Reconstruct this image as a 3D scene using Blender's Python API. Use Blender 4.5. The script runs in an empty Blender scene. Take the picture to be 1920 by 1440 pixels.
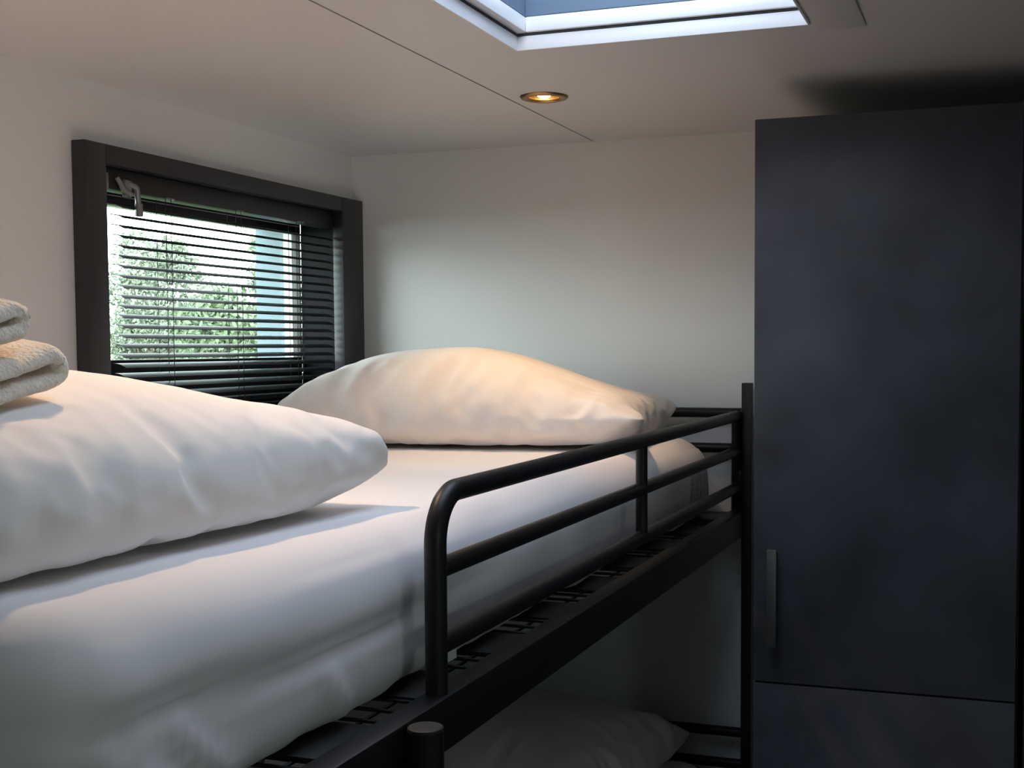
import bpy, bmesh, math, random
import numpy as np
from mathutils import Vector, Matrix, noise, Quaternion

random.seed(11)
SC = bpy.context.scene
COL = SC.collection
CZ = 1.64                      # height of the camera above the floor; all z below are absolute
XL, YE = -1.4757, 2.7225       # inner face of left wall, inner face of back wall
XR, YF = 1.25, -1.25           # right wall, front wall (behind the camera)
ZC = CZ + 0.46                 # ceiling

# ---------------------------------------------------------------- helpers
def link(o):
    COL.objects.link(o); return o

def setp(o, label=None, cat=None, group=None, kind=None):
    if label: o['label'] = label
    if cat: o['category'] = cat
    if group: o['group'] = group
    if kind: o['kind'] = kind
    return o

def empty(name, loc, label=None, cat=None, group=None, kind=None):
    o = bpy.data.objects.new(name, None)
    o.empty_display_size = 0.05
    o.location = loc
    link(o)
    return setp(o, label, cat, group, kind)

def obj(name, bm, mat, parent=None, smooth=True, angle=24, keep=False):
    """link a bmesh given in world coordinates as one mesh object (parented without moving)"""
    me = bpy.data.meshes.new(name)
    bmesh.ops.recalc_face_normals(bm, faces=bm.faces[:]) if not keep else None
    bm.to_mesh(me); bm.free()
    o = bpy.data.objects.new(name, me)
    link(o)
    mats = mat if isinstance(mat, (list, tuple)) else [mat]
    for m in mats: me.materials.append(m)
    if smooth:
        for p in me.polygons: p.use_smooth = True
        me.set_sharp_from_angle(angle=math.radians(angle))
    if parent is not None:
        w = Vector((0, 0, 0)); q = parent
        while q is not None:
            w += q.location; q = q.parent
        o.parent = parent
        me.transform(Matrix.Translation(-w))
    else:
        # origin to the base centre of the thing
        if len(me.vertices):
            co = np.empty(len(me.vertices) * 3); me.vertices.foreach_get('co', co); co = co.reshape(-1, 3)
            c = Vector(((co[:, 0].min() + co[:, 0].max()) / 2, (co[:, 1].min() + co[:, 1].max()) / 2, co[:, 2].min()))
            me.transform(Matrix.Translation(-c)); o.location = c
    return o

def structure(name, bm, mat, parent=None, **k):
    o = obj(name, bm, mat, parent, **k)
    if parent is None: o['kind'] = 'structure'
    return o

def add_box(bm, x0, x1, y0, y1, z0, z1, bev=0.0, seg=2):
    vs = [bm.verts.new((x, y, z)) for x in (x0, x1) for y in (y0, y1) for z in (z0, z1)]
    F = [(0, 1, 3, 2), (4, 6, 7, 5), (0, 4, 5, 1), (2, 3, 7, 6), (0, 2, 6, 4), (1, 5, 7, 3)]
    fs = [bm.faces.new([vs[i] for i in f]) for f in F]
    if bev > 0:
        es = list({e for f in fs for e in f.edges})
        bmesh.ops.bevel(bm, geom=es, offset=bev, segments=seg, affect='EDGES', profile=0.5)
    return bm

def box(*a, **k):
    return add_box(bmesh.new(), *a, **k)

def arc_path(pts, rad, n=8):
    """polyline with rounded corners"""
    pts = [Vector(p) for p in pts]
    out = [pts[0]]
    for i in range(1, len(pts) - 1):
        a, b, c = pts[i - 1], pts[i], pts[i + 1]
        d1 = (a - b).normalized(); d2 = (c - b).normalized()
        ang = d1.angle(d2)
        t = rad / math.tan(ang / 2)
        p1, p2 = b + d1 * t, b + d2 * t
        cen = b + (d1 + d2).normalized() * (rad / math.sin(ang / 2))
        v1, v2 = p1 - cen, p2 - cen
        for k in range(n + 1):
            s = k / n
            th = v1.angle(v2)
            out.append(cen + (v1 * math.sin((1 - s) * th) + v2 * math.sin(s * th)) / math.sin(th))
    out.append(pts[-1])
    return out

def add_tube(bm, path, r, seg=16, cap=True, closed=False):
    path = [Vector(p) for p in path]
    n = len(path)
    tang = []
    for i in range(n):
        if closed: t = path[(i + 1) % n] - path[i - 1]
        else: t = path[min(i + 1, n - 1)] - path[max(i - 1, 0)]
        tang.append(t.normalized())
    up = Vector((0, 0, 1)) if abs(tang[0].z) < 0.9 else Vector((1, 0, 0))
    nrm = (up - tang[0] * up.dot(tang[0])).normalized()
    rings = []
    for i in range(n):
        if i > 0:
            nrm = (nrm - tang[i] * nrm.dot(tang[i])).normalized()
        bn = tang[i].cross(nrm)
        rr = r[i] if isinstance(r, (list, tuple)) else r
        rings.append([bm.verts.new(path[i] + (nrm * math.cos(2 * math.pi * k / seg) + bn * math.sin(2 * math.pi * k / seg)) * rr) for k in range(seg)])
    m = n if closed else n - 1
    for i in range(m):
        A, B = rings[i], rings[(i + 1) % n]
        for k in range(seg):
            bm.faces.new((A[k], A[(k + 1) % seg], B[(k + 1) % seg], B[k]))
    if cap and not closed:
        bm.faces.new(rings[0][::-1]); bm.faces.new(rings[-1])
    return bm

def tube(path, r, **k):
    return add_tube(bmesh.new(), path, r, **k)

def add_lathe(bm, prof, cx, cy, seg=40):
    """profile of (radius, z) revolved round a vertical axis"""
    rings = []
    for r, z in prof:
        if r < 1e-6: rings.append([bm.verts.new((cx, cy, z))])
        else: rings.append([bm.verts.new((cx + r * math.cos(2 * math.pi * k / seg), cy + r * math.sin(2 * math.pi * k / seg), z)) for k in range(seg)])
    for A, B in zip(rings, rings[1:]):
        for k in range(seg):
            q = []
            for v in (A[k % len(A)], A[(k + 1) % seg % len(A)], B[(k + 1) % seg % len(B)], B[k % len(B)]):
                if v not in q: q.append(v)
            if len(q) > 2: bm.faces.new(q)
    return bm

def holed_slab(plane, lo, hi, d0, d1, holes):
    """a slab with openings. plane 'z' or 'x'; lo/hi rectangle; d0..d1 thickness; holes = lists of 2-D points"""
    bm = bmesh.new()
    def P(u, v, d): return (u, v, d) if plane == 'z' else (d, u, v)
    loops = [[(lo[0], lo[1]), (hi[0], lo[1]), (hi[0], hi[1]), (lo[0], hi[1])]] + holes
    sets = []
    for d in (d0, d1):
        es = []; vv = []
        for lp in loops:
            vs = [bm.verts.new(P(u, v, d)) for u, v in lp]
            vv.append(vs)
            es += [bm.edges.new((vs[i], vs[(i + 1) % len(vs)])) for i in range(len(vs))]
        bmesh.ops.triangle_fill(bm, use_beauty=True, use_dissolve=False, edges=es)
        sets.append(vv)
    for A, B in zip(*sets):
        n = len(A)
        for i in range(n):
            bm.faces.new((A[i], A[(i + 1) % n], B[(i + 1) % n], B[i]))
    return bm

def rect(u0, u1, v0, v1):
    return [(u0, v0), (u1, v0), (u1, v1), (u0, v1)]

def circ(u, v, r, n=32):
    return [(u + r * math.cos(2 * math.pi * k / n), v + r * math.sin(2 * math.pi * k / n)) for k in range(n)]

def fbm(p, o=3):
    return noise.fractal(Vector(p), 0.9, 2.0, o)

# ---------------------------------------------------------------- materials
def mat(name, color, rough=0.5, metal=0.0, spec=0.5, bump=None, vary=None, sheen=0.0, coat=0.0, emis=None, trans=None):
    m = bpy.data.materials.new(name); m.use_nodes = True
    nt = m.node_tree; nd = nt.nodes; lk = nt.links
    b = nd['Principled BSDF']
    b.inputs['Base Color'].default_value = (*color, 1)
    b.inputs['Roughness'].default_value = rough
    b.inputs['Metallic'].default_value = metal
    b.inputs['Specular IOR Level'].default_value = spec
    if sheen:
        b.inputs['Sheen Weight'].default_value = sheen
        b.inputs['Sheen Roughness'].default_value = 0.4
    if coat: b.inputs['Coat Weight'].default_value = coat
    if emis:
        b.inputs['Emission Color'].default_value = (*emis[0], 1)
        b.inputs['Emission Strength'].default_value = emis[1]
    tc = nd.new('ShaderNodeTexCoord')
    if vary:                       # (scale, colour 2, contrast low, contrast high, xyz stretch)
        mp = nd.new('ShaderNodeMapping'); mp.inputs['Scale'].default_value = vary[4]
        lk.new(tc.outputs['Object'], mp.inputs['Vector'])
        n = nd.new('ShaderNodeTexNoise'); n.inputs['Scale'].default_value = vary[0]; n.inputs['Detail'].default_value = 6
        lk.new(mp.outputs['Vector'], n.inputs['Vector'])
        r = nd.new('ShaderNodeValToRGB')
        r.color_ramp.elements[0].position = vary[2]; r.color_ramp.elements[0].color = (*color, 1)
        r.color_ramp.elements[1].position = vary[3]; r.color_ramp.elements[1].color = (*vary[1], 1)
        lk.new(n.outputs['Fac'], r.inputs['Fac']); lk.new(r.outputs['Color'], b.inputs['Base Color'])
    if bump:                       # (scale, strength, distance, stretch)
        mp = nd.new('ShaderNodeMapping'); mp.inputs['Scale'].default_value = bump[3] if len(bump) > 3 else (1, 1, 1)
        lk.new(tc.outputs['Object'], mp.inputs['Vector'])
        n = nd.new('ShaderNodeTexNoise'); n.inputs['Scale'].default_value = bump[0]; n.inputs['Detail'].default_value = 4
        lk.new(mp.outputs['Vector'], n.inputs['Vector'])
        bp = nd.new('ShaderNodeBump'); bp.inputs['Strength'].default_value = bump[1]; bp.inputs['Distance'].default_value = bump[2]
        lk.new(n.outputs['Fac'], bp.inputs['Height']); lk.new(bp.outputs['Normal'], b.inputs['Normal'])
    return m

M = {}
M['wall'] = mat('wall_panel', (0.78, 0.79, 0.795), 0.42, bump=(60, 0.05, 0.002), vary=(2.0, (0.81, 0.82, 0.825), 0.35, 0.7, (1, 1, 1)))
M['ceiling'] = mat('ceiling_panel', (0.72, 0.715, 0.73), 0.45, bump=(40, 0.04, 0.002))
M['seam'] = mat('seam_shadow_gap', (0.05, 0.05, 0.05), 0.9)
M['floor'] = mat('vinyl_floor', (0.24, 0.22, 0.20), 0.5, vary=(3, (0.30, 0.27, 0.24), 0.3, 0.7, (1, 9, 1)))
M['sheet'] = mat('white_cotton_sheet', (0.84, 0.815, 0.82), 0.85, spec=0.25, sheen=0.15, bump=(900, 0.08, 0.0006))
M['pillow'] = mat('white_cotton_pillowcase', (0.87, 0.825, 0.785), 0.85, spec=0.25, sheen=0.15, bump=(900, 0.08, 0.0006))
M['terry'] = mat('beige_terry_towel', (0.86, 0.74, 0.59), 0.95, spec=0.1, sheen=0.5, bump=(260, 0.9, 0.004), vary=(120, (0.92, 0.83, 0.71), 0.35, 0.65, (1, 1, 1)))
M['steel'] = mat('black_powder_coated_steel', (0.008, 0.0075, 0.0075), 0.42, spec=0.35, bump=(500, 0.06, 0.0006))
M['cap'] = mat('grey_plastic_cap', (0.022, 0.023, 0.022), 0.55)
M['frame'] = mat('anthracite_frame', (0.030, 0.031, 0.036), 0.45, bump=(120, 0.03, 0.001))
M['reveal'] = mat('matt_black_reveal', (0.014, 0.015, 0.017), 0.85, spec=0.2)
M['blind'] = mat('black_aluminium_slat', (0.010, 0.013, 0.015), 0.5, spec=0.35)
M['cassette'] = mat('black_aluminium_rail', (0.016, 0.016, 0.018), 0.45)
M['cord'] = mat('black_cord', (0.03, 0.032, 0.036), 0.8)
M['clear'] = mat('smoky_clear_plastic', (0.20, 0.20, 0.21), 0.25, spec=0.6)
M['white_frame'] = mat('white_roof_window_frame', (0.86, 0.85, 0.86), 0.35)
M['curb'] = mat('blue_grey_curb', (0.16, 0.23, 0.31), 0.4, vary=(4, (0.21, 0.28, 0.40), 0.3, 0.7, (1, 1, 1)))
M['jamb'] = mat('blue_grey_outer_jamb', (0.20, 0.27, 0.31), 0.6)
M['seal'] = mat('white_glazing_seal', (0.9, 0.9, 0.9), 0.4)
M['handle'] = mat('brushed_nickel', (0.22, 0.22, 0.215), 0.45, metal=1.0, bump=(300, 0.1, 0.0005, (1, 1, 0.05)))
M['bronze'] = mat('bronze_ring', (0.42, 0.27, 0.13), 0.35, metal=1.0)
M['reflector'] = mat('gold_reflector', (0.85, 0.55, 0.22), 0.25, metal=1.0)
M['lamp'] = mat('lit_warm_lamp', (1, 0.9, 0.7), 0.4, emis=((1.0, 0.74, 0.40), 16.0))
M['ward'] = mat('slate_laminate', (0.046, 0.049, 0.061), 0.6, spec=0.28, vary=(4.5, (0.100, 0.107, 0.134), 0.34, 0.72, (1, 1, 0.9)), bump=(240, 0.12, 0.001, (1, 1, 3)))
M['ward_edge'] = mat('black_carcass', (0.008, 0.008, 0.009), 0.6)
M['bark'] = mat('bark', (0.10, 0.075, 0.05), 0.9, bump=(30, 0.6, 0.02))
M['ground'] = mat('lawn', (0.06, 0.10, 0.03), 0.95, vary=(8, (0.10, 0.14, 0.05), 0.3, 0.7, (1, 1, 1)))
M['leaf'] = mat('green_leaf', (0.11, 0.16, 0.085), 0.6, vary=(1.5, (0.18, 0.235, 0.14), 0.35, 0.65, (1, 1, 1)))
M['leaf2'] = mat('pale_leaf', (0.17, 0.21, 0.15), 0.6, vary=(1.5, (0.26, 0.30, 0.225), 0.35, 0.65, (1, 1, 1)))

def glass_mat(name, tint, refl=1.0):
    m = bpy.data.materials.new(name); m.use_nodes = True
    nt = m.node_tree; nd = nt.nodes; lk = nt.links
    nd.remove(nd['Principled BSDF'])
    t = nd.new('ShaderNodeBsdfTransparent'); t.inputs['Color'].default_value = (*tint, 1)
    g = nd.new('ShaderNodeBsdfGlossy'); g.inputs['Roughness'].default_value = 0.02
    lw = nd.new('ShaderNodeLayerWeight'); lw.inputs['Blend'].default_value = 0.5
    pw = nd.new('ShaderNodeMath'); pw.operation = 'POWER'; pw.inputs[1].default_value = 4.0
    fr = nd.new('ShaderNodeMath'); fr.operation = 'MULTIPLY_ADD'; fr.inputs[1].default_value = 0.5; fr.inputs[2].default_value = 0.02
    lk.new(lw.outputs['Facing'], pw.inputs[0]); lk.new(pw.outputs[0], fr.inputs[0])
    mx = nd.new('ShaderNodeMixShader')
    lk.new(fr.outputs[0], mx.inputs['Fac']); lk.new(t.outputs[0], mx.inputs[1]); lk.new(g.outputs[0], mx.inputs[2])
    lk.new(mx.outputs[0], nd['Material Output'].inputs['Surface'])
    return m
M['glass'] = glass_mat('window_glass', (0.88, 0.94, 0.93))
M['skyglass'] = glass_mat('roof_window_glass', (0.93, 0.96, 1.0))

# ---------------------------------------------------------------- room shell
SKX0, SKX1, SKY0, SKY1 = -0.715, -0.267, 0.92, 1.848          # roof window opening
SEAM = -0.869
DL = [(-0.800, 2.207), (-0.97, 1.25)]                          # downlights
WY0, WY1, WZ0, WZ1 = 1.802, 2.623, CZ - 0.36, CZ + 0.320      # inner edge of the window surround
WALLT = 0.30

cb = holed_slab('z', (SEAM + 0.0018, YF - 0.1), (XR + 0.1, YE + 0.1), ZC, ZC + 0.018,
                [rect(SKX0, SKX1, SKY0, SKY1), circ(*DL[0], 0.036)])
c2 = holed_slab('z', (XL - 0.1, YF - 0.1), (SEAM - 0.0018, YE + 0.1), ZC, ZC + 0.018, [circ(*DL[1], 0.036)])
me_tmp = bpy.data.meshes.new('tmp'); c2.to_mesh(me_tmp); c2.free(); cb.from_mesh(me_tmp)
structure('ceiling', cb, M['ceiling'], smooth=False)
# roof build-up over the panels (closes the seam gap and the lamp holes)
rb = holed_slab('z', (XL - 0.1, YF - 0.1), (XR + 0.1, YE + 0.1), ZC + 0.055, ZC + 0.075,
                [rect(SKX0 - 0.02, SKX1 + 0.02, SKY0 - 0.02, SKY1 + 0.02)])
add_box(rb, SEAM - 0.02, SEAM + 0.02, YF - 0.1, YE + 0.1, ZC + 0.018, ZC + 0.055)
structure('trim_1', rb, M['seam'], smooth=False)
structure('floor', box(XL - 0.1, XR + 0.1, YF - 0.1, YE + 0.1, -0.06, 0), M['floor'], smooth=False)
structure('wall_back', box(XL - 0.1, XR + 0.1, YE, YE + 0.1, 0, ZC), M['wall'], smooth=False)
structure('wall_front', box(XL - 0.1, XR + 0.1, YF - 0.1, YF, 0, ZC), M['wall'], smooth=False)
W3 = (-0.50, 0.08, 1.54, 1.86)      # added window in the right wall, out of view, for soft fill light
wr = holed_slab('x', (YF, 0), (YE, ZC), XR, XR + 0.1, [rect(*W3)])
structure('wall_right', wr, M['wall'], smooth=False)
w3 = empty('fill_window', (XR, (W3[0] + W3[1]) / 2, W3[2]), kind='structure')
fb3 = bmesh.new()
for a in ((W3[0], W3[0] + 0.05, W3[2], W3[3]), (W3[1] - 0.05, W3[1], W3[2], W3[3]), (W3[0] + 0.05, W3[1] - 0.05, W3[2], W3[2] + 0.05), (W3[0] + 0.05, W3[1] - 0.05, W3[3] - 0.05, W3[3])):
    add_box(fb3, XR - 0.01, XR + 0.08, a[0] + 0.0005, a[1] - 0.0005, a[2] + 0.0005, a[3] - 0.0005, bev=0.002)
obj('window_frame', fb3, M['frame'], w3)
obj('pane', box(XR + 0.044, XR + 0.05, W3[0] + 0.04, W3[1] - 0.04, W3[2] + 0.04, W3[3] - 0.04), M['glass'], w3, smooth=False)
GO = 0.012  # masonry opening a touch larger than the lining
wl = holed_slab('x', (YF, 0), (YE, ZC), XL - 0.06, XL, [rect(WY0 - GO, WY1 + GO, WZ0 - GO, WZ1 + GO)])
structure('wall_left', wl, M['wall'], smooth=False)

# ---------------------------------------------------------------- window 1 (left wall)
win = empty('window_1', (XL, (WY0 + WY1) / 2, WZ0), kind='structure')
FX = XL + 0.028
def ring_yz(y0, y1, z0, z1, iy0, iy1, iz0, iz1, x0, x1, bev=0.0015):
    bm = bmesh.new()
    add_box(bm, x0, x1, y0, iy0, z0, z1, bev=bev)
    add_box(bm, x0, x1, iy1, y1, z0, z1, bev=bev)
    add_box(bm, x0, x1, iy0, iy1, iz1, z1, bev=bev)
    add_box(bm, x0, x1, iy0, iy1, z0, iz0, bev=bev)
    return bm
obj('window_frame', ring_yz(1.748, YE - 0.002, WZ0 - 0.055, CZ + 0.3525, WY0, WY1, WZ0, WZ1, XL + 0.0005, FX), M['frame'], win)
obj('window_reveal', ring_yz(WY0 - 0.012, WY1 + 0.012, WZ0 - 0.012, WZ1 + 0.012, WY0, WY1, WZ0, WZ1, XL - 0.085, XL + 0.0005, bev=0), M['reveal'], win, smooth=False)
GZ0, GZ1, GY0, GY1 = CZ - 0.017, CZ + 0.2715, WY0 + 0.028, WY1 - 0.005
# sash: lower solid panel, top and side bars; glazing sits behind it
obj('sash', ring_yz(WY0, WY1, WZ0, WZ1, GY0, GY1, GZ0, GZ1, XL - 0.105, XL - 0.085), M['cassette'], win)
obj('glazing_seal', ring_yz(GY0 - 0.004, GY1 + 0.004, GZ0 - 0.004, GZ1 + 0.004, GY0 - 0.0002, GY1 - 0.0008, GZ0 - 0.0005, GZ1 + 0.0005, XL - 0.128, XL - 0.106, bev=0), M['seal'], win)
obj('gasket', box(XL - 0.0855, XL - 0.0835, GY0, GY1, CZ + 0.2865, CZ + 0.2885), M['seal'], win, smooth=False)
obj('outer_jamb', ring_yz(GY0 - 0.03, GY1 + 0.03, GZ0 - 0.03, GZ1 + 0.03, GY0 - 0.02, GY1 + 0.001, GZ0 - 0.02, GZ1 + 0.02, XL - 0.205, XL - 0.129, bev=0), M['jamb'], win, smooth=False)
obj('pane', box(XL - 0.122, XL - 0.116, GY0, GY1, GZ0, GZ1), M['glass'], win, smooth=False)

# ---------------------------------------------------------------- roof window
sky = empty('window_2', ((SKX0 + SKX1) / 2, (SKY0 + SKY1) / 2, ZC), kind='structure')
def ring_xy(x0, x1, y0, y1, w, z0, z1, bev=0.001, out=True):
    s = w
    bm = bmesh.new()
    add_box(bm, x0 - s, x0, y0 - s, y1 + s, z0, z1, bev=bev)
    add_box(bm, x1, x1 + s, y0 - s, y1 + s, z0, z1, bev=bev)
    add_box(bm, x0, x1, y0 - s, y0, z0, z1, bev=bev)
    add_box(bm, x0, x1, y1, y1 + s, z0, z1, bev=bev)
    return bm
i = 0.003
obj('lip', ring_xy(SKX0 + i, SKX1 - i, SKY0 + i, SKY1 - i, 0.0028, ZC - 0.003, ZC + 0.0185, bev=0.0005), M['white_frame'], sky)
j = 0.010
obj('gap_seal', ring_xy(SKX0 + 0.004, SKX1 - 0.004, SKY0 + 0.004, SKY1 - 0.004, 0.03, ZC + 0.019, ZC + 0.0225, bev=0), M['seam'], sky, smooth=False)
jl = 0.019                     # the left side overhangs its reveal a little
obj('window_frame', ring_xy(SKX0 + jl, SKX1 - j, SKY0 + j, SKY1 - j, 0.045, ZC + 0.0225, ZC + 0.0455, bev=0.002), M['white_frame'], sky)
obj('curb', ring_xy(SKX0 + jl, SKX1 - j - 0.0, SKY0 + j, SKY1 - j, 0.02, ZC + 0.046, ZC + 0.26, bev=0.001), M['curb'], sky)
obj('pane', box(SKX0 - 0.01, SKX1 + 0.01, SKY0 - 0.01, SKY1 + 0.01, ZC + 0.2605, ZC + 0.2665), M['skyglass'], sky, smooth=False)
# flat cover strip on the ceiling along the right of the roof window
structure('trim_2', box(SKX1 + 0.006, -0.193, SKY0 - 0.04, SKY1 + 0.036, ZC - 0.0028, ZC - 0.0003, bev=0.0008), M['ceiling'])

# ---------------------------------------------------------------- venetian blind
bx = XL - 0.008
bl = empty('venetian_blind', (bx, (WY0 + WY1) / 2, WZ1),
           'black venetian blind with open slats hanging inside the dark window surround', 'blind')
obj('head_rail', box(bx - 0.024, bx + 0.013, WY0 + 0.003, WY1 - 0.003, CZ + 0.282, WZ1 - 0.0012, bev=0.002), M['cassette'], bl)
def slat(bm, z, tilt, y0, y1, w=0.031, n=6, crown=0.0030, th=0.0006):
    ct, st = math.cos(tilt), math.sin(tilt)
    rows = []
    for k in range(n + 1):
        u = (k / n - 0.5)
        s = u * w; c = crown * (1 - 4 * u * u)
        # s runs outwards (-x); the outer edge is higher
        x = bx - s * ct - c * st; zz = z + s * st * 1.0 + c * ct
        rows.append((x, zz))
    top = [[bm.verts.new((x, y, zz)) for x, zz in rows] for y in (y0, y1)]
    bot = [[bm.verts.new((x, y, zz - th)) for x, zz in rows] for y in (y0, y1)]
    for k in range(n):
        bm.faces.new((top[0][k], top[0][k + 1], top[1][k + 1], top[1][k]))
        bm.faces.new((bot[0][k], bot[1][k], bot[1][k + 1], bot[0][k + 1]))
    for A, B in ((top[0], bot[0]), (bot[1], top[1])):
        for k in range(n): bm.faces.new((A[k + 1], A[k], B[k], B[k + 1]))
    bm.faces.new((top[0][0], top[1][0], bot[1][0], bot[0][0])); bm.faces.new((top[0][n], bot[0][n], bot[1][n], top[1][n]))
sb = bmesh.new()
TILT = math.radians(14.5)
SY0, SY1 = 1.868, WY1 - 0.008
z = CZ + 0.256; nsl = 0
while z > WZ0 + 0.03:
    slat(sb, z, TILT, SY0, SY1); z -= 0.01765; nsl += 1
obj('slats', sb, M['blind'], bl)
obj('bottom_rail', box(bx - 0.012, bx + 0.012, SY0, SY1, WZ0 + 0.006, WZ0 + 0.018, bev=0.002), M['cassette'], bl)
for yc in (2.005, 2.235, 2.47):
    lb = bmesh.new()
    for dx in (-0.0165, 0.0165):
        add_tube(lb, [(bx + dx, yc, WZ0 + 0.012), (bx + dx, yc, CZ + 0.284)], 0.0007, seg=6)
    add_tube(lb, [(bx, yc + 0.006, WZ0 + 0.012), (bx, yc + 0.006, CZ + 0.284)], 0.0008, seg=6)
    obj('ladder_cord', lb, M['cord'], bl)
    cl = box(bx + 0.012, bx + 0.0165, yc - 0.012, yc + 0.012, CZ + 0.280, CZ + 0.284, bev=0.001)
    obj('cord_clip', cl, M['clear'], bl)
obj('end_bracket', box(bx + 0.010, bx + 0.0165, WY0 + 0.004, WY0 + 0.030, CZ + 0.281, CZ + 0.309, bev=0.002), M['clear'], bl)
# tilt gear and wand hook
tg = bmesh.new()
add_box(tg, bx + 0.012, bx + 0.022, WY0 + 0.066, WY0 + 0.086, CZ + 0.272, CZ + 0.302, bev=0.004)
add_tube(tg, arc_path([(bx + 0.020, WY0 + 0.046, CZ + 0.303), (bx + 0.022, WY0 + 0.062, CZ + 0.282), (bx + 0.022, WY0 + 0.082, CZ + 0.276)], 0.006), 0.0045, seg=10)
add_tube(tg, arc_path([(bx + 0.018, WY0 + 0.078, CZ + 0.296), (bx + 0.022, WY0 + 0.098, CZ + 0.290), (bx + 0.022, WY0 + 0.102, CZ + 0.246)], 0.008), 0.0052, seg=10)
add_tube(tg, [(bx + 0.022, WY0 + 0.102, CZ + 0.262), (bx + 0.022, WY0 + 0.102, CZ + 0.240)], 0.0072, seg=12)
obj('tilt_gear', tg, M['clear'], bl)

# ---------------------------------------------------------------- downlights
def downlight(x, y, label):
    t = empty('downlight', (x, y, ZC), label, 'downlight', 'recessed downlights in the ceiling')
    b = bmesh.new()
    add_lathe(b, [(0.0295, ZC - 0.0005), (0.031, ZC - 0.004), (0.036, ZC - 0.0055), (0.042, ZC - 0.004), (0.0445, ZC - 0.0004)], x, y)
    obj('trim_ring', b, M['bronze'], t, angle=60)
    b = bmesh.new()
    add_lathe(b, [(0.0295, ZC - 0.0005), (0.0285, ZC + 0.006), (0.025, ZC + 0.010)], x, y)
    obj('reflector', b, M['reflector'], t, angle=60)
    b = bmesh.new()
    add_lathe(b, [(0.0, ZC - 0.003), (0.008, ZC - 0.002), (0.014, ZC + 0.003), (0.0245, ZC + 0.0098)], x, y)
    obj('bulb', b, M['lamp'], t, angle=60)
    return t
downlight(*DL[0], 'lit round bronze downlight in the ceiling, in front of the roof window corner')
downlight(*DL[1], 'lit bronze downlight in the ceiling, straight above the pillow that carries the towels')

# ---------------------------------------------------------------- bunk bed
BED = empty('bunk_bed', (-0.98, 1.6, 0), 'black tubular steel bunk bed with guard rail standing along the window wall', 'bunk bed')
GX = -0.5366
YH, YT = 2.690, 0.500          # head end (far), foot end (near)
PX = -0.5165                   # right posts
PXL = -1.447                   # left posts
R1 = 0.0115
zt, zm_, zb_ = CZ - 0.146, CZ - 0.2215, CZ - 0.299
S = M['steel']
# end frames: square posts
for yy in (YH, YT):
    for xx in (PX, PXL):
        obj('post', box(xx - 0.011, xx + 0.011, yy - 0.011, yy + 0.011, 0, CZ - 0.0755, bev=0.0015), S, BED)
    for zz, nm in ((CZ - 0.140, 'end_rail'), (CZ - 0.216, 'end_rail'), (CZ - 0.835, 'end_rail'), (CZ - 0.905, 'end_rail')):
        obj(nm, tube([(PXL + 0.010, yy, zz), (PX - 0.010, yy, zz)], 0.0108), S, BED)
    obj('end_beam', box(PXL + 0.011, PX - 0.011, yy - 0.014, yy + 0.014, CZ - 0.403, CZ - 0.355, bev=0.002), S, BED)
    obj('end_beam', box(PXL + 0.011, PX - 0.011, yy - 0.014, yy + 0.014, CZ - 1.085, CZ - 1.04, bev=0.002), S, BED)
# guard rail: bent top tube with its near upright, middle and bottom rails, one short upright
gr = obj('guard_rail', tube(arc_path([(GX, YH - 0.012, zt), (GX, 1.152, zt), (GX, 1.152, CZ - 0.350)], 0.052, 12), R1, seg=20), S, BED)
obj('middle_rail', tube([(GX, YH - 0.012, zm_), (GX, 1.155, zm_)], R1 * 0.92), S, gr)
obj('bottom_rail', tube([(GX, YH - 0.012, zb_), (GX, 1.155, zb_)], R1), S, gr)
obj('upright', tube([(GX, 1.922, zt), (GX, 1.922, zb_)], R1 * 0.82), S, gr)
obj('upright', tube([(GX, YH - 0.014, zt + 0.008), (GX, YH - 0.014, CZ - 0.350)], R1), S, gr)
obj('mounting_plate', box(GX - 0.006, PX - 0.008, YH - 0.024, YH + 0.004, CZ - 0.30, CZ - 0.262, bev=0.002), S, gr)
# side beams of the two bunks
for zz0, zz1 in ((CZ - 0.403, CZ - 0.348), (CZ - 1.095, CZ - 1.04)):
    obj('side_beam', box(-0.551, -0.521, YT + 0.011, YH - 0.011, zz0, zz1, bev=0.003), S, BED)
    obj('side_beam', box(PXL - 0.012, PXL + 0.018, YT + 0.011, YH - 0.011, zz0, zz1, bev=0.003), S, BED)
# bed bases: flat cross straps and thin wires
for zz in (CZ - 0.356, CZ - 1.05):
    b = bmesh.new()
    for k in range(11):
        y = YT + 0.10 + k * 0.203
        if y + 0.045 < YH: add_box(b, PXL + 0.018, -0.551, y - 0.052, y + 0.052, zz - 0.006, zz, bev=0.001)
    obj('base_straps', b, S, BED)
    b = bmesh.new()
    for k in range(60):
        y = YT + 0.03 + k * 0.0365
        if y < YH - 0.02: add_tube(b, [(PXL + 0.018, y, zz - 0.003), (-0.551, y, zz - 0.003)], 0.0022, seg=6)
    for k in range(10):
        x = -0.585 - k * 0.095
        add_tube(b, [(x, YT + 0.012, zz - 0.006), (x, YH - 0.012, zz - 0.006)], 0.0022, seg=6)
    obj('base_wires', b, S, BED)
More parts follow.
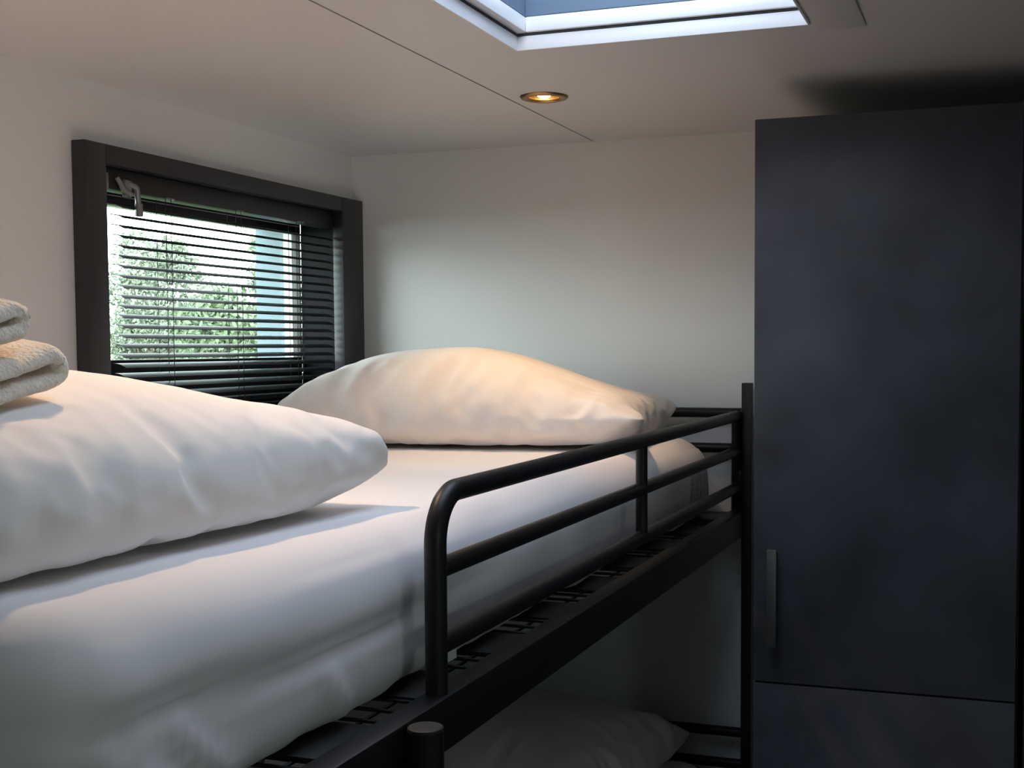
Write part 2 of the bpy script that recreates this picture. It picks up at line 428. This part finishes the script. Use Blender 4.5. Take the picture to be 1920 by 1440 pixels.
# ladder
lad = empty('ladder', (-0.503, 0.87, 0)); lad.parent = BED
lad.location = Vector((-0.503, 0.87, 0)) - BED.location
for yy in (1.052, 0.70):
    up = obj('ladder_upright', tube([(-0.502, yy, 0.0), (-0.502, yy, CZ - 0.353)], 0.0172, seg=24), S, lad)
    bpy.context.view_layer.update()
    cp = bmesh.new(); add_lathe(cp, [(0.0168, CZ - 0.3535), (0.0168, CZ - 0.3505), (0.0155, CZ - 0.3495), (0.0, CZ - 0.3495)], -0.502, yy, 28)
    c = obj('end_cap', cp, M['cap'], lad)
for k in range(4):
    z = 0.25 + k * 0.27
    obj('rung', tube([(-0.502, 0.70, z), (-0.502, 1.052, z)], 0.013), S, lad)

# ---------------------------------------------------------------- mattresses
def mattress(name, x0, x1, y0, y1, z0, z1, m, seed, wr=1.0, rad_top=0.068):
    """sheet-covered mattress: rounded box with soft dents, gathers at the corners and creases on its long side"""
    N = lambda a, b, s: max(2, int(abs(b - a) / s))
    st = 0.0125
    bm = bmesh.new()
    add_box(bm, x0, x1, y0, y1, z0, z1)
    es = [e for e in bm.edges]
    # grid subdivision per axis
    def cut(axis, lo, hi):
        n = N(lo, hi, st)
        for k in range(1, n):
            p = lo + (hi - lo) * k / n
            co = [0, 0, 0]; co[axis] = p; no = [0, 0, 0]; no[axis] = 1
            bmesh.ops.bisect_plane(bm, geom=bm.verts[:] + bm.edges[:] + bm.faces[:], plane_co=co, plane_no=no)
    cut(0, x0, x1); cut(1, y0, y1); cut(2, z0, z1)
    cx, cy, cz = (x0 + x1) / 2, (y0 + y1) / 2, (z0 + z1) / 2
    hx, hy, hz = (x1 - x0) / 2, (y1 - y0) / 2, (z1 - z0) / 2
    rc = 0.08
    for v in bm.verts:
        p = v.co
        q = Vector((p.x - cx, p.y - cy, p.z - cz))
        # plan corners
        ax, ay = abs(q.x), abs(q.y)
        if ax > hx - rc and ay > hy - rc:
            d = Vector((ax - (hx - rc), ay - (hy - rc)))
            l = max(d.x, d.y)
            if d.length > 1e-6: d = d.normalized() * l
            q.x = math.copysign(hx - rc + d.x, q.x); q.y = math.copysign(hy - rc + d.y, q.y)
        # edges: round top and bottom
        e = min(hx - abs(q.x), hy - abs(q.y))
        # distance from the outer plan boundary (corner aware)
        ax, ay = abs(q.x), abs(q.y)
        if ax > hx - rc and ay > hy - rc: e = rc - math.hypot(ax - (hx - rc), ay - (hy - rc))
        else: e = min(hx - ax, hy - ay)
        e = max(e, 0)
        dz = hz - abs(q.z)
        rad = rad_top if q.z > 0 else 0.028
        if e < rad and dz < rad:
            a, b = rad - e, rad - dz
            l = max(a, b); h = math.hypot(a, b)
            if h > 1e-6:
                s = l / h
                na, nb = a * s, b * s
                inx = (na - a)
                # move outwards boundary inward by (a - na)
                sc = (a - na)
                if ax > hx - rc and ay > hy - rc:
                    d = Vector((ax - (hx - rc), ay - (hy - rc)))
                    if d.length > 1e-6:
                        d2 = d.normalized() * max(d.length - sc, 0)
                        ax, ay = hx - rc + d2.x, hy - rc + d2.y
                elif hx - ax < hy - ay: ax -= sc
                else: ay -= sc
                q.x = math.copysign(ax, q.x); q.y = math.copysign(ay, q.y)
                q.z = math.copysign(hz - rad + nb, q.z)
        p = Vector((q.x + cx, q.y + cy, q.z + cz))
        # wrinkles
        side = 1 - min(1, e / 0.05)
        top = 1 if q.z > hz - 0.02 else 0
        w = Vector((0, 0, 0))
        if top:
            w.z += 0.0035 * wr * fbm((p.x * 2.2 + seed, p.y * 1.8, 0.3)) + 0.0012 * wr * fbm((p.x * 9 + p.y * 5, p.y * 4 - p.x * 5, seed))
        if side > 0 and abs(q.z) < hz * 0.999:
            nx = Vector((math.copysign(1, q.x) if hx - abs(q.x) < hy - abs(q.y) else 0, math.copysign(1, q.y) if hx - abs(q.x) >= hy - abs(q.y) else 0, 0))
            dcor = min(p.y - y0, y1 - p.y) if nx.x else min(p.x - x0, x1 - p.x)
            g = math.exp(-max(dcor - 0.03, 0) / 0.16)            # gathers near the corners
            zf = 0.5 - 0.5 * q.z / hz
            pl = math.sin((p.y if nx.x else p.x) * 150 + 9 * fbm((p.y * 3, p.z * 3, seed)) + q.z * (-22 if p.y > cy else 22))
            g *= 1.0 if p.y > cy else 0.25
            disp = 0.0052 * g * pl * (0.3 + zf) + 0.007 * noise.noise(Vector((p.y * 3.2 + 5 * p.z, p.z * 6 - 1.5 * p.y, seed + 3))) + 0.0022 * noise.noise(Vector((p.y * 7 + 9 * p.z, p.z * 10 - 4 * p.y, seed)))
            if p.y < cy:
                near = 1 - max(0, min(1, (p.y - 1.15) / 0.35))
                line = hz - 0.082 - 0.016 * noise.noise(Vector((p.y * 4, seed, 1.5)))
                disp -= 0.006 * near * math.exp(-((q.z - line) / 0.008) ** 2)
                for y_, z_, a_ in ((0.80, -0.02, 1.15), (1.02, -0.035, 0.8), (0.68, 0.0, 1.6)):     # slanting folds
                    dd = (p.y - y_) + (q.z - z_) * a_
                    disp += 0.007 * near * math.exp(-(dd / 0.012) ** 2) * max(0, min(1, (z_ + 0.03 - q.z) / 0.04))
            w += nx * disp * side * wr
            if q.z < -hz * 0.55: w.z += 0.006 * wr * fbm((p.y * 8, p.x * 8, seed))
        v.co = p + w
        v.co.z = max(v.co.z, z0)
    o = obj(name, bm, m, smooth=True, angle=80)
    return o
ZM = CZ - 0.188
mt = mattress('mattress', -1.425, -0.583, 0.672, 2.668, CZ - 0.353, ZM, M['sheet'], 4.0)
setp(mt, 'mattress under a white fitted sheet on the upper bunk behind the guard rail', 'mattress')
obj('care_label', box(-0.5855, -0.5845, 1.281, 1.309, CZ - 0.3515, CZ - 0.333), M['seal'], mt, smooth=False)
ml = mattress('mattress', -1.425, -0.575, 0.605, 2.668, CZ - 1.047, CZ - 0.885, M['sheet'], 9.0)
setp(ml, 'mattress in dim light on the lower bunk, under the dark pillow', 'mattress')

# ---------------------------------------------------------------- pillows (inflated by a short cloth run, then frozen)
def grid_pillow(w, l, nx, ny, t=0.012, pinch=0.0):
    """two sewn sheets, centred; x across w, y along l"""
    bm = bmesh.new()
    idx = {}
    for s in (1, -1):
        for i in range(nx + 1):
            for jj in range(ny + 1):
                edge = i in (0, nx) or jj in (0, ny)
                if edge and s == -1: idx[(s, i, jj)] = idx[(1, i, jj)]; continue
                u, v = i / nx - 0.5, jj / ny - 0.5
                r = 0.035
                x, y = u * w, v * l
                # slightly rounded plan corners
                ax, ay = w / 2 - abs(x), l / 2 - abs(y)
                if ax < r and ay < r:
                    d = Vector((r - ax, r - ay)); m_ = max(d.x, d.y)
                    if d.length > 0: d = d.normalized() * m_
                    x = math.copysign(w / 2 - r + d.x, x); y = math.copysign(l / 2 - r + d.y, y)
                zz = 0 if edge else s * t * (min(1, 6 * (0.5 - abs(u))) * min(1, 6 * (0.5 - abs(v)))) + 0.0015 * noise.noise(Vector((x * 30, y * 30, s * 5.0 + w)))
                idx[(s, i, jj)] = bm.verts.new((x, y, zz))
    for s in (1, -1):
        for i in range(nx):
            for jj in range(ny):
                q = [idx[(s, i, jj)], idx[(s, i + 1, jj)], idx[(s, i + 1, jj + 1)], idx[(s, i, jj + 1)]]
                bm.faces.new(q if s == 1 else q[::-1])
    return bm

def sim_pillow(w, l, pressure, frames, seed=0, mass=0.25, tension=8, bending=0.15, shrink=0.0, gravity=0.02, vol=0.0, res=0.0125, soft=None):
    nx, ny = int(w / res), int(l / res)
    bm = grid_pillow(w, l, nx, ny)
    me = bpy.data.meshes.new('pillow_cloth'); bm.to_mesh(me); bm.free()
    o = bpy.data.objects.new('pillow_cloth', me); link(o)
    o.location = (0, 0, 0.03)
    md = o.modifiers.new('Cloth', 'CLOTH'); s = md.settings
    s.quality = 6; s.mass = mass
    s.tension_stiffness = tension; s.compression_stiffness = tension; s.shear_stiffness = tension * 0.5; s.bending_stiffness = bending
    s.tension_damping = 8; s.compression_damping = 8; s.shear_damping = 8; s.bending_damping = 1.0; s.air_damping = 2.0
    s.use_pressure = True; s.uniform_pressure_force = pressure; s.shrink_min = shrink
    if vol: s.use_pressure_volume = True; s.target_volume = vol
    md.collision_settings.use_self_collision = False
    md.collision_settings.distance_min = 0.002
    md.point_cache.frame_start = 1; md.point_cache.frame_end = frames + 5
    pm = bpy.data.meshes.new('ground_cloth'); pb = bmesh.new()
    for a in ((-3, -3), (3, -3), (3, 3), (-3, 3)): pb.verts.new((a[0], a[1], 0))
    pb.verts.ensure_lookup_table(); pb.faces.new(pb.verts[:]); pb.to_mesh(pm); pb.free()
    g = bpy.data.objects.new('ground_cloth', pm); link(g)
    g.modifiers.new('Collision', 'COLLISION'); g.collision.thickness_outer = 0.003
    g.collision.cloth_friction = 20
    SC.gravity = (0, 0, -9.81 * gravity)
    SC.frame_start = 1; SC.frame_end = frames + 5
    for f in range(1, frames + 1): SC.frame_set(f)
    dg = bpy.context.evaluated_depsgraph_get()
    ev = o.evaluated_get(dg); em = ev.to_mesh()
    co = np.empty(len(em.vertices) * 3); em.vertices.foreach_get('co', co); co = co.reshape(-1, 3) + np.array([0, 0, 0.03])
    polys = [list(p.vertices) for p in em.polygons]
    ev.to_mesh_clear()
    bpy.data.objects.remove(o); bpy.data.objects.remove(g)
    SC.frame_set(1)
    return co, polys

def pillow_obj(name, co, polys, loc, rotz, m, sub=1, shape=None, crease=None, ymax=None, xmin=None):
    """freeze a cloth result into a thing; shape(x, y, z) settles the filling; the pillow leans on walls and rails"""
    co = co.copy(); co[:, 2] -= co[:, 2].min()
    if shape is not None: co[:, 2] = shape(co[:, 0], co[:, 1], co[:, 2])
    if crease is not None:
        tri = np.array([[p[0], p[1], p[2]] for p in polys]); nrm = np.zeros_like(co)
        q4 = np.array([p[3] for p in polys])
        fn = np.cross(co[tri[:, 2]] - co[tri[:, 0]], co[q4] - co[tri[:, 1]])
        for k in range(3): np.add.at(nrm, tri[:, k], fn)
        np.add.at(nrm, q4, fn)
        nrm /= np.linalg.norm(nrm, axis=1)[:, None] + 1e-12
        co = co + nrm * crease(co)[:, None]
        co[:, 2] = np.maximum(co[:, 2], 0)
    c, s_ = math.cos(rotz), math.sin(rotz)
    co = np.stack([co[:, 0] * c - co[:, 1] * s_, co[:, 0] * s_ + co[:, 1] * c, co[:, 2]], 1)
    def soft(v, lim, k=0.06):        # press softly against a limit
        d = v - (lim - k)
        return np.where(d > 0, (lim - k) + k * (1 - np.exp(-d / k)), v)
    if ymax is not None: co[:, 1] = soft(co[:, 1] + loc[1], ymax) - loc[1]
    if xmin is not None: co[:, 0] = -soft(-(co[:, 0] + loc[0]), -xmin) - loc[0]
    me = bpy.data.meshes.new(name); me.from_pydata([tuple(v) for v in co], [], polys); me.update()
    o = bpy.data.objects.new(name, me); link(o)
    o.location = loc
    me.materials.append(m)
    for p in me.polygons: p.use_smooth = True
    if sub:
        md = o.modifiers.new('Smooth', 'SUBSURF'); md.levels = sub; md.render_levels = sub
    return o
def sst(a, b, x):
    t = np.clip((x - a) / (b - a), 0, 1); return t * t * (3 - 2 * t)

def creases(w, l, amp, seed, freq=26):
    """soft folds running in from the long seams, and a few across the corners"""
    def f(co):
        out = np.zeros(len(co))
        for i, (x, y, z) in enumerate(co):
            u, v = abs(x) / (w / 2), abs(y) / (l / 2)
            n1 = noise.noise(Vector((y * freq * 0.45 + x * 5, x * 3.0, seed)))
            n2 = noise.noise(Vector((x * freq * 0.45 - y * 5, y * 3.0, seed + 7)))
            r1 = (1 - abs(n1) * 2.2); r2 = (1 - abs(n2) * 2.2)
            e1 = max(0, min(1, (u - 0.25) / 0.5)); e2 = max(0, min(1, (v - 0.35) / 0.5))
            m = 0.5 + 0.7 * noise.noise(Vector((x * 4, y * 4, seed + 3)))
            out[i] = amp * min(1.0, z / 0.04) * m * (e1 * max(r1, 0) ** 3 + e2 * max(r2, 0) ** 3) - amp * 0.3 * (e1 + e2)
        return out
    return f
PILLOWS = True
if PILLOWS:
    coA, poA = sim_pillow(0.66, 0.88, 8, 55, mass=0.05, gravity=1.0, tension=25, bending=0.03)
    hA = np.ptp(coA[:, 2])
    def shA(x, y, z):
        top = sst(0.25, 1.0, z / hA)
        f = 0.96 - 0.20 * sst(-0.05, 0.38, y)
        dent = 0.046 * np.exp(-(((x - 0.11) / 0.15) ** 2 + ((y + 0.16) / 0.19) ** 2))
        return z * (1 - top * (1 - f)) - dent * top
    pn = pillow_obj('pillow', coA, poA, (-0.985, 0.955, ZM + 0.003), math.radians(0), M['pillow'], shape=shA, xmin=-1.435, crease=creases(0.62, 0.82, 0.0075, 2.0, 34))
    setp(pn, 'plump white pillow lying along the upper bunk with beige towels on top', 'pillow', 'pillows on the bunks')
    coB, poB = sim_pillow(0.77, 0.58, 8.5, 55, mass=0.05, gravity=1.0, tension=25, bending=0.02)
    hB = np.ptp(coB[:, 2])
    def shB(x, y, z):
        top = sst(0.2, 1.0, z / hB)
        f = 1.06 - 0.50 * sst(-0.05, 0.42, x)
        return z * (1 - top * (1 - f))
    pf = pillow_obj('pillow', coB, poB, (-0.995, 2.385, ZM + 0.003), math.radians(7), M['pillow'], shape=shB, ymax=2.668, xmin=-1.43, crease=creases(0.72, 0.54, 0.011, 5.0, 48))
    setp(pf, 'white pillow at the head end of the upper bunk against the back wall', 'pillow', 'pillows on the bunks')
    pl = pillow_obj('pillow', coB, poB, (-1.0, 2.36, CZ - 0.880), math.radians(-4), M['pillow'], ymax=2.668, xmin=-1.43, crease=creases(0.72, 0.54, 0.010, 9.0))
    setp(pl, 'shadowed pillow on the lower bunk, seen below the side beam', 'pillow', 'pillows on the bunks')

# ---------------------------------------------------------------- towels
def towel(name, prof, th, x0, x1, seed, base):
    """a thick folded towel: centre line (y, z) swept across x, rounded, with terry unevenness"""
    P = arc_path([(0, a, b) for a, b in prof], 0.012, 6)
    # resample
    pts = [P[0]]
    for a, b in zip(P, P[1:]):
        n = max(1, int((b - a).length / 0.006))
        for k in range(1, n + 1): pts.append(a.lerp(b, k / n))
    n = len(pts)
    nrm = []
    for i in range(n):
        t = (pts[min(i + 1, n - 1)] - pts[max(i - 1, 0)]).normalized()
        nrm.append(Vector((0, -t.z, t.y)))
    def make_loop(f):
        loop = []
        h = th / 2 * f
        for i in range(n): loop.append(pts[i] + nrm[i] * h)
        for k in range(1, 6):
            a = math.pi * k / 6; t = (pts[-1] - pts[-2]).normalized()
            loop.append(pts[-1] + (nrm[-1] * math.cos(a) + t * math.sin(a)) * h)
        for i in range(n - 1, -1, -1): loop.append(pts[i] - nrm[i] * h)
        for k in range(1, 6):
            a = math.pi * k / 6; t = (pts[0] - pts[1]).normalized()
            loop.append(pts[0] + (-nrm[0] * math.cos(a) + t * math.sin(a)) * h)
        return loop
    bm = bmesh.new(); rings = []
    m_ = int((x1 - x0) / 0.006)
    R = th * 0.55
    xs = [x0 + R * (1 - math.cos(math.pi / 2 * k / 6)) for k in range(6)] + [x0 + R + (x1 - x0 - 2 * R) * q / m_ for q in range(m_ + 1)] + [x1 - R * (1 - math.cos(math.pi / 2 * k / 6)) for k in range(5, -1, -1)]
    for x in xs:
        d = max(0, (x0 + R - x), (x - (x1 - R))) / R
        f = max(0.12, math.sqrt(max(0, 1 - d * d)))
        ring = []
        for p in make_loop(f):
            v = Vector((x, p.y, p.z))
            dd = noise.noise_vector(Vector((v.x * 26 + seed, v.y * 26, v.z * 26))) * 0.0032 + noise.noise_vector(Vector((v.x * 9 + seed, v.y * 9, v.z * 9))) * 0.0045
            dd += noise.noise_vector(v * 150) * 0.0014
            dd.z *= 0.7
            ring.append(bm.verts.new(v + dd))
        rings.append(ring)
    loop = rings[0]
    L = len(loop)
    for A, B in zip(rings, rings[1:]):
        for k in range(L): bm.faces.new((A[k], A[(k + 1) % L], B[(k + 1) % L], B[k]))
    for R_ in (rings[0], rings[-1]):          # close the two ends
        for i in range(n - 1):
            q = n + 5 + n - 1 - i
            bm.faces.new((R_[i], R_[i + 1], R_[q - 1], R_[q]))
        bm.faces.new([R_[k] for k in range(n - 1, n + 6)])
        bm.faces.new([R_[(n + 5 + n - 1 + k) % L] for k in range(0, 7)])
    for v in bm.verts:            # lies on the curved pillow
        hh = surf(v.co.x, v.co.y)
        v.co.z += hh + 0.006
    return obj(name, bm, M['terry'], angle=180)
from mathutils.bvhtree import BVHTree
if PILLOWS:
    bpy.context.view_layer.update()
    _bv = BVHTree.FromObject(pn, bpy.context.evaluated_depsgraph_get())
    def surf(x, y):
        l = Vector(pn.location)
        h = _bv.ray_cast(Vector((x, y, 3)) - l, Vector((0, 0, -1)))[0]
        return (h.z + l.z) if h is not None else CZ - 0.06
else:
    def surf(x, y): return CZ - 0.05
t1 = towel('towel', [(0.64, 0.009), (0.86, 0.008), (0.938, 0.013), (0.925, 0.037), (0.875, 0.028), (0.64, 0.026)], 0.0155, -0.95, -0.80, 1.0, None)
setp(t1, 'fluffy beige towel folded in two, lower of the pair on the near pillow', 'towel', 'beige towels on the pillow')
t2 = towel('towel', [(0.64, 0.056), (0.84, 0.056), (0.900, 0.060), (0.892, 0.080), (0.85, 0.073), (0.64, 0.071)], 0.0135, -0.94, -0.81, 6.0, None)
setp(t2, 'fluffy beige towel folded in two, upper of the pair on the near pillow', 'towel', 'beige towels on the pillow')

# ---------------------------------------------------------------- wardrobes
YW = 2.20
wx0, wx1, wz1, wsp = -0.411, 0.0235, CZ + 0.392, CZ - 0.589
wd = empty('wardrobe', ((wx0 + wx1) / 2, (YW + YE) / 2, 0), 'tall dark slate wardrobe with a slim metal handle beside the bunk bed', 'wardrobe')
obj('carcass', box(wx0 + 0.001, wx1 + 0.004, YW + 0.020, YE - 0.004, 0.0, wz1 - 0.001, bev=0.001), M['ward_edge'], wd)
dr = obj('door', box(wx0, wx1, YW, YW + 0.0185, wsp + 0.0018, wz1, bev=0.0012), M['ward'], wd)
hb = bmesh.new()
add_box(hb, -0.3835, -0.3665, YW - 0.030, YW - 0.021, CZ - 0.519, CZ - 0.349, bev=0.001)
for zz in (CZ - 0.512, CZ - 0.364): add_box(hb, -0.381, -0.369, YW - 0.022, YW + 0.001, zz, zz + 0.008)
obj('handle', hb, M['handle'], dr)
obj('lower_door', box(wx0, wx1, YW, YW + 0.0185, 0.08, wsp - 0.0018, bev=0.0012), M['ward'], wd)
w2 = empty('wardrobe', (0.30, (YW + YE) / 2, 0), 'second dark wardrobe, a thin strip right of the tall slate door', 'wardrobe')
obj('carcass', box(0.0355, 0.60, YW + 0.045, YE - 0.004, 0.0, wz1, bev=0.001), M['ward_edge'], w2)
obj('door', box(0.0365, 0.60, YW + 0.025, YW + 0.0445, 0.08, wz1, bev=0.0012), M['ward'], w2)

# ---------------------------------------------------------------- outside
g0 = -0.45
structure('ground', box(-40, XL - 0.4, -25, 40, g0 - 0.1, g0), M['ground'], smooth=False)
def leaf_cloud(blobs, n, seed, s0, s1):
    """blobs = (x, y, z, r); many small leaves, thicker towards each blob's rim"""
    rnd = random.Random(seed); fb = bmesh.new()
    for k in range(n):
        bx_, by_, bz_, br_ = rnd.choice(blobs)
        d = Vector((rnd.gauss(0, 1), rnd.gauss(0, 1), rnd.gauss(0, 1))).normalized() * br_ * rnd.uniform(0.4, 1.0)
        c = Vector((bx_, by_, bz_)) + d
        if c.z < g0 + 0.05: continue
        q = Quaternion((rnd.gauss(0, 1), rnd.gauss(0, 1), rnd.gauss(0, 1), rnd.gauss(0, 1))); q.normalize()
        s = rnd.uniform(s0, s1)
        vs = [fb.verts.new(c + q @ Vector(p)) for p in ((-s, 0, 0), (0, -s * 0.5, 0.1 * s), (s, 0, 0), (0, s * 0.5, 0.1 * s))]
        fb.faces.new(vs)
    return fb
def tree(name, label, cat, x, y, top, r, n, lm, seed, low=0.3):
    """top = absolute height of the crown's top"""
    rnd = random.Random(seed)
    t = empty(name, (x, y, g0), label, cat, 'trees beyond the window')
    h = top - g0
    tb = bmesh.new()
    add_tube(tb, [(x, y, g0), (x + 0.05, y, g0 + h * 0.4), (x, y + 0.05, g0 + h * 0.85)], [0.02 * h, 0.015 * h, 0.01], seg=8)
    blobs = []
    for k in range(26):
        a = rnd.uniform(0, 6.28); v = rnd.uniform(low, 0.93)
        w_ = r * (1 - 0.65 * max(0, (v - 0.45) / 0.5)) * rnd.uniform(0.1, 0.9)
        br = r * rnd.uniform(0.22, 0.42)
        bz = min(g0 + h * v, top - br)
        blobs.append((x + w_ * math.cos(a), y + w_ * math.sin(a), bz, br))
        add_tube(tb, [(x, y, max(g0 + 0.1, bz - 0.3 * h)), (x + w_ * math.cos(a), y + w_ * math.sin(a), bz)], [0.02, 0.006], seg=6)
    obj('trunk', tb, M['bark'], t)
    obj('crown', leaf_cloud(blobs, n, seed, 0.02, 0.045), M[lm], t, keep=True, smooth=False)
def out(px, dist):
    a = math.atan2(px - 1035.93, 2377.3) - 0.3425       # bearing from the Y axis
    return dist * math.sin(a), dist * math.cos(a)
tree('tree', 'tall airy green tree in the left half of the window view', 'tree', *out(292, 18.0), CZ + 1.75, 1.05, 17000, 'leaf2', 1)
tree('tree', 'narrow green tree beside the pale outer window jamb', 'tree', *out(508, 15.0), CZ + 1.45, 0.48, 9000, 'leaf2', 2)
tree('shrub', 'rounded green shrub between the two trees outside the window', 'shrub', *out(415, 13.0), CZ + 0.62, 0.75, 13000, 'leaf', 3, low=0.2)
hx, hy = out(380, 24.0)
hb_ = []
rr = random.Random(5)
dirx, diry = math.cos(-0.62), math.sin(-0.62)
for k in range(150):
    u = rr.uniform(-4.5, 4.5); v = rr.uniform(-0.4, 0.4)
    hb_.append((hx + u * dirx - v * diry, hy + u * diry + v * dirx, rr.uniform(0.0, 1.0) * (2.35 + 0.4 * math.sin(u * 2.1)), 0.42))
hd = obj('hedge', leaf_cloud(hb_, 26000, 7, 0.035, 0.07), M['leaf'], keep=True, smooth=False)
setp(hd, 'long leafy green hedge far behind the trees outside the window', 'hedge')

# ---------------------------------------------------------------- light
w = bpy.data.worlds.new('overcast_sky'); SC.world = w; w.use_nodes = True
nt = w.node_tree; nd = nt.nodes; lk = nt.links
bg = nd['Background']
tc = nd.new('ShaderNodeTexCoord'); sp = nd.new('ShaderNodeSeparateXYZ'); rp = nd.new('ShaderNodeValToRGB')
lk.new(tc.outputs['Generated'], sp.inputs[0]); lk.new(sp.outputs['Z'], rp.inputs['Fac'])
rp.color_ramp.elements[0].position = 0.05; rp.color_ramp.elements[0].color = (3.5, 3.6, 3.55, 1)
rp.color_ramp.elements[1].position = 0.6; rp.color_ramp.elements[1].color = (0.78, 0.88, 1.0, 1)
lk.new(rp.outputs['Color'], bg.inputs['Color'])
SKY = 3.6
bg.inputs['Strength'].default_value = SKY

def spot(name, x, y, power, ang, blend, rad=0.02):
    l = bpy.data.lights.new(name, 'SPOT'); l.energy = power; l.color = (1.0, 0.64, 0.36)
    l.spot_size = math.radians(ang); l.spot_blend = blend; l.shadow_soft_size = rad
    o = bpy.data.objects.new(name, l); link(o); o.location = (x, y, ZC - 0.001)
    return o
spot('downlight_beam', DL[0][0], DL[0][1], 10, 80, 0.6)
spot('downlight_beam', DL[1][0], DL[1][1], 13.5, 114, 0.5)

def portal(name, loc, rot, sx, sy):
    l = bpy.data.lights.new(name, 'AREA'); l.shape = 'RECTANGLE'; l.size = sx; l.size_y = sy
    l.cycles.is_portal = True
    o = bpy.data.objects.new(name, l); link(o); o.location = loc; o.rotation_euler = rot
portal('sky_portal', ((SKX0 + SKX1) / 2, (SKY0 + SKY1) / 2, ZC + 0.27), (0, 0, 0), SKX1 - SKX0, SKY1 - SKY0)
portal('side_portal', (XR + 0.105, (W3[0] + W3[1]) / 2, (W3[2] + W3[3]) / 2), (0, math.pi / 2, 0), W3[3] - W3[2], W3[1] - W3[0])  # sky sampling for the added fill-light opening
portal('window_portal', (XL - 0.21, (GY0 + GY1) / 2, (GZ0 + GZ1) / 2), (0, -math.pi / 2, 0), GZ1 - GZ0 + 0.06, GY1 - GY0 + 0.06)

# ---------------------------------------------------------------- camera
cam = bpy.data.cameras.new('camera'); co = bpy.data.objects.new('camera', cam); link(co)
yw, p, r = 0.3425, 0.0556, -0.0054
cy_, sy_, cp_, sp_, cr_, sr_ = math.cos(yw), math.sin(yw), math.cos(p), math.sin(p), math.cos(r), math.sin(r)
Rz = np.array([[cy_, sy_, 0], [-sy_, cy_, 0], [0, 0, 1]]); B_ = np.array([[1, 0, 0], [0, 0, -1], [0, 1, 0]])
P_ = np.array([[1, 0, 0], [0, cp_, -sp_], [0, sp_, cp_]]); R_ = np.array([[cr_, -sr_, 0], [sr_, cr_, 0], [0, 0, 1]])
MM = R_ @ P_ @ B_ @ Rz
m3 = Matrix((MM[0], -MM[1], -MM[2])).transposed()
co.matrix_world = Matrix.Translation((0, 0, CZ)) @ m3.to_4x4()
cam.sensor_width = 36; cam.lens = 2377.3 * 36 / 1920
cam.shift_x = (960 - 1035.93) / 1920; cam.shift_y = (785.8 - 720) / 1920
cam.clip_start = 0.02
SC.camera = co

vs = SC.view_settings
vs.view_transform = 'Standard'; vs.look = 'None'; vs.gamma = 1.0; vs.use_curve_mapping = False
vs.exposure = 0.4
SC.cycles.max_bounces = 12; SC.cycles.diffuse_bounces = 8; SC.cycles.transparent_max_bounces = 12
SC.cycles.use_denoising = True
SC.cycles.sample_clamp_indirect = 8
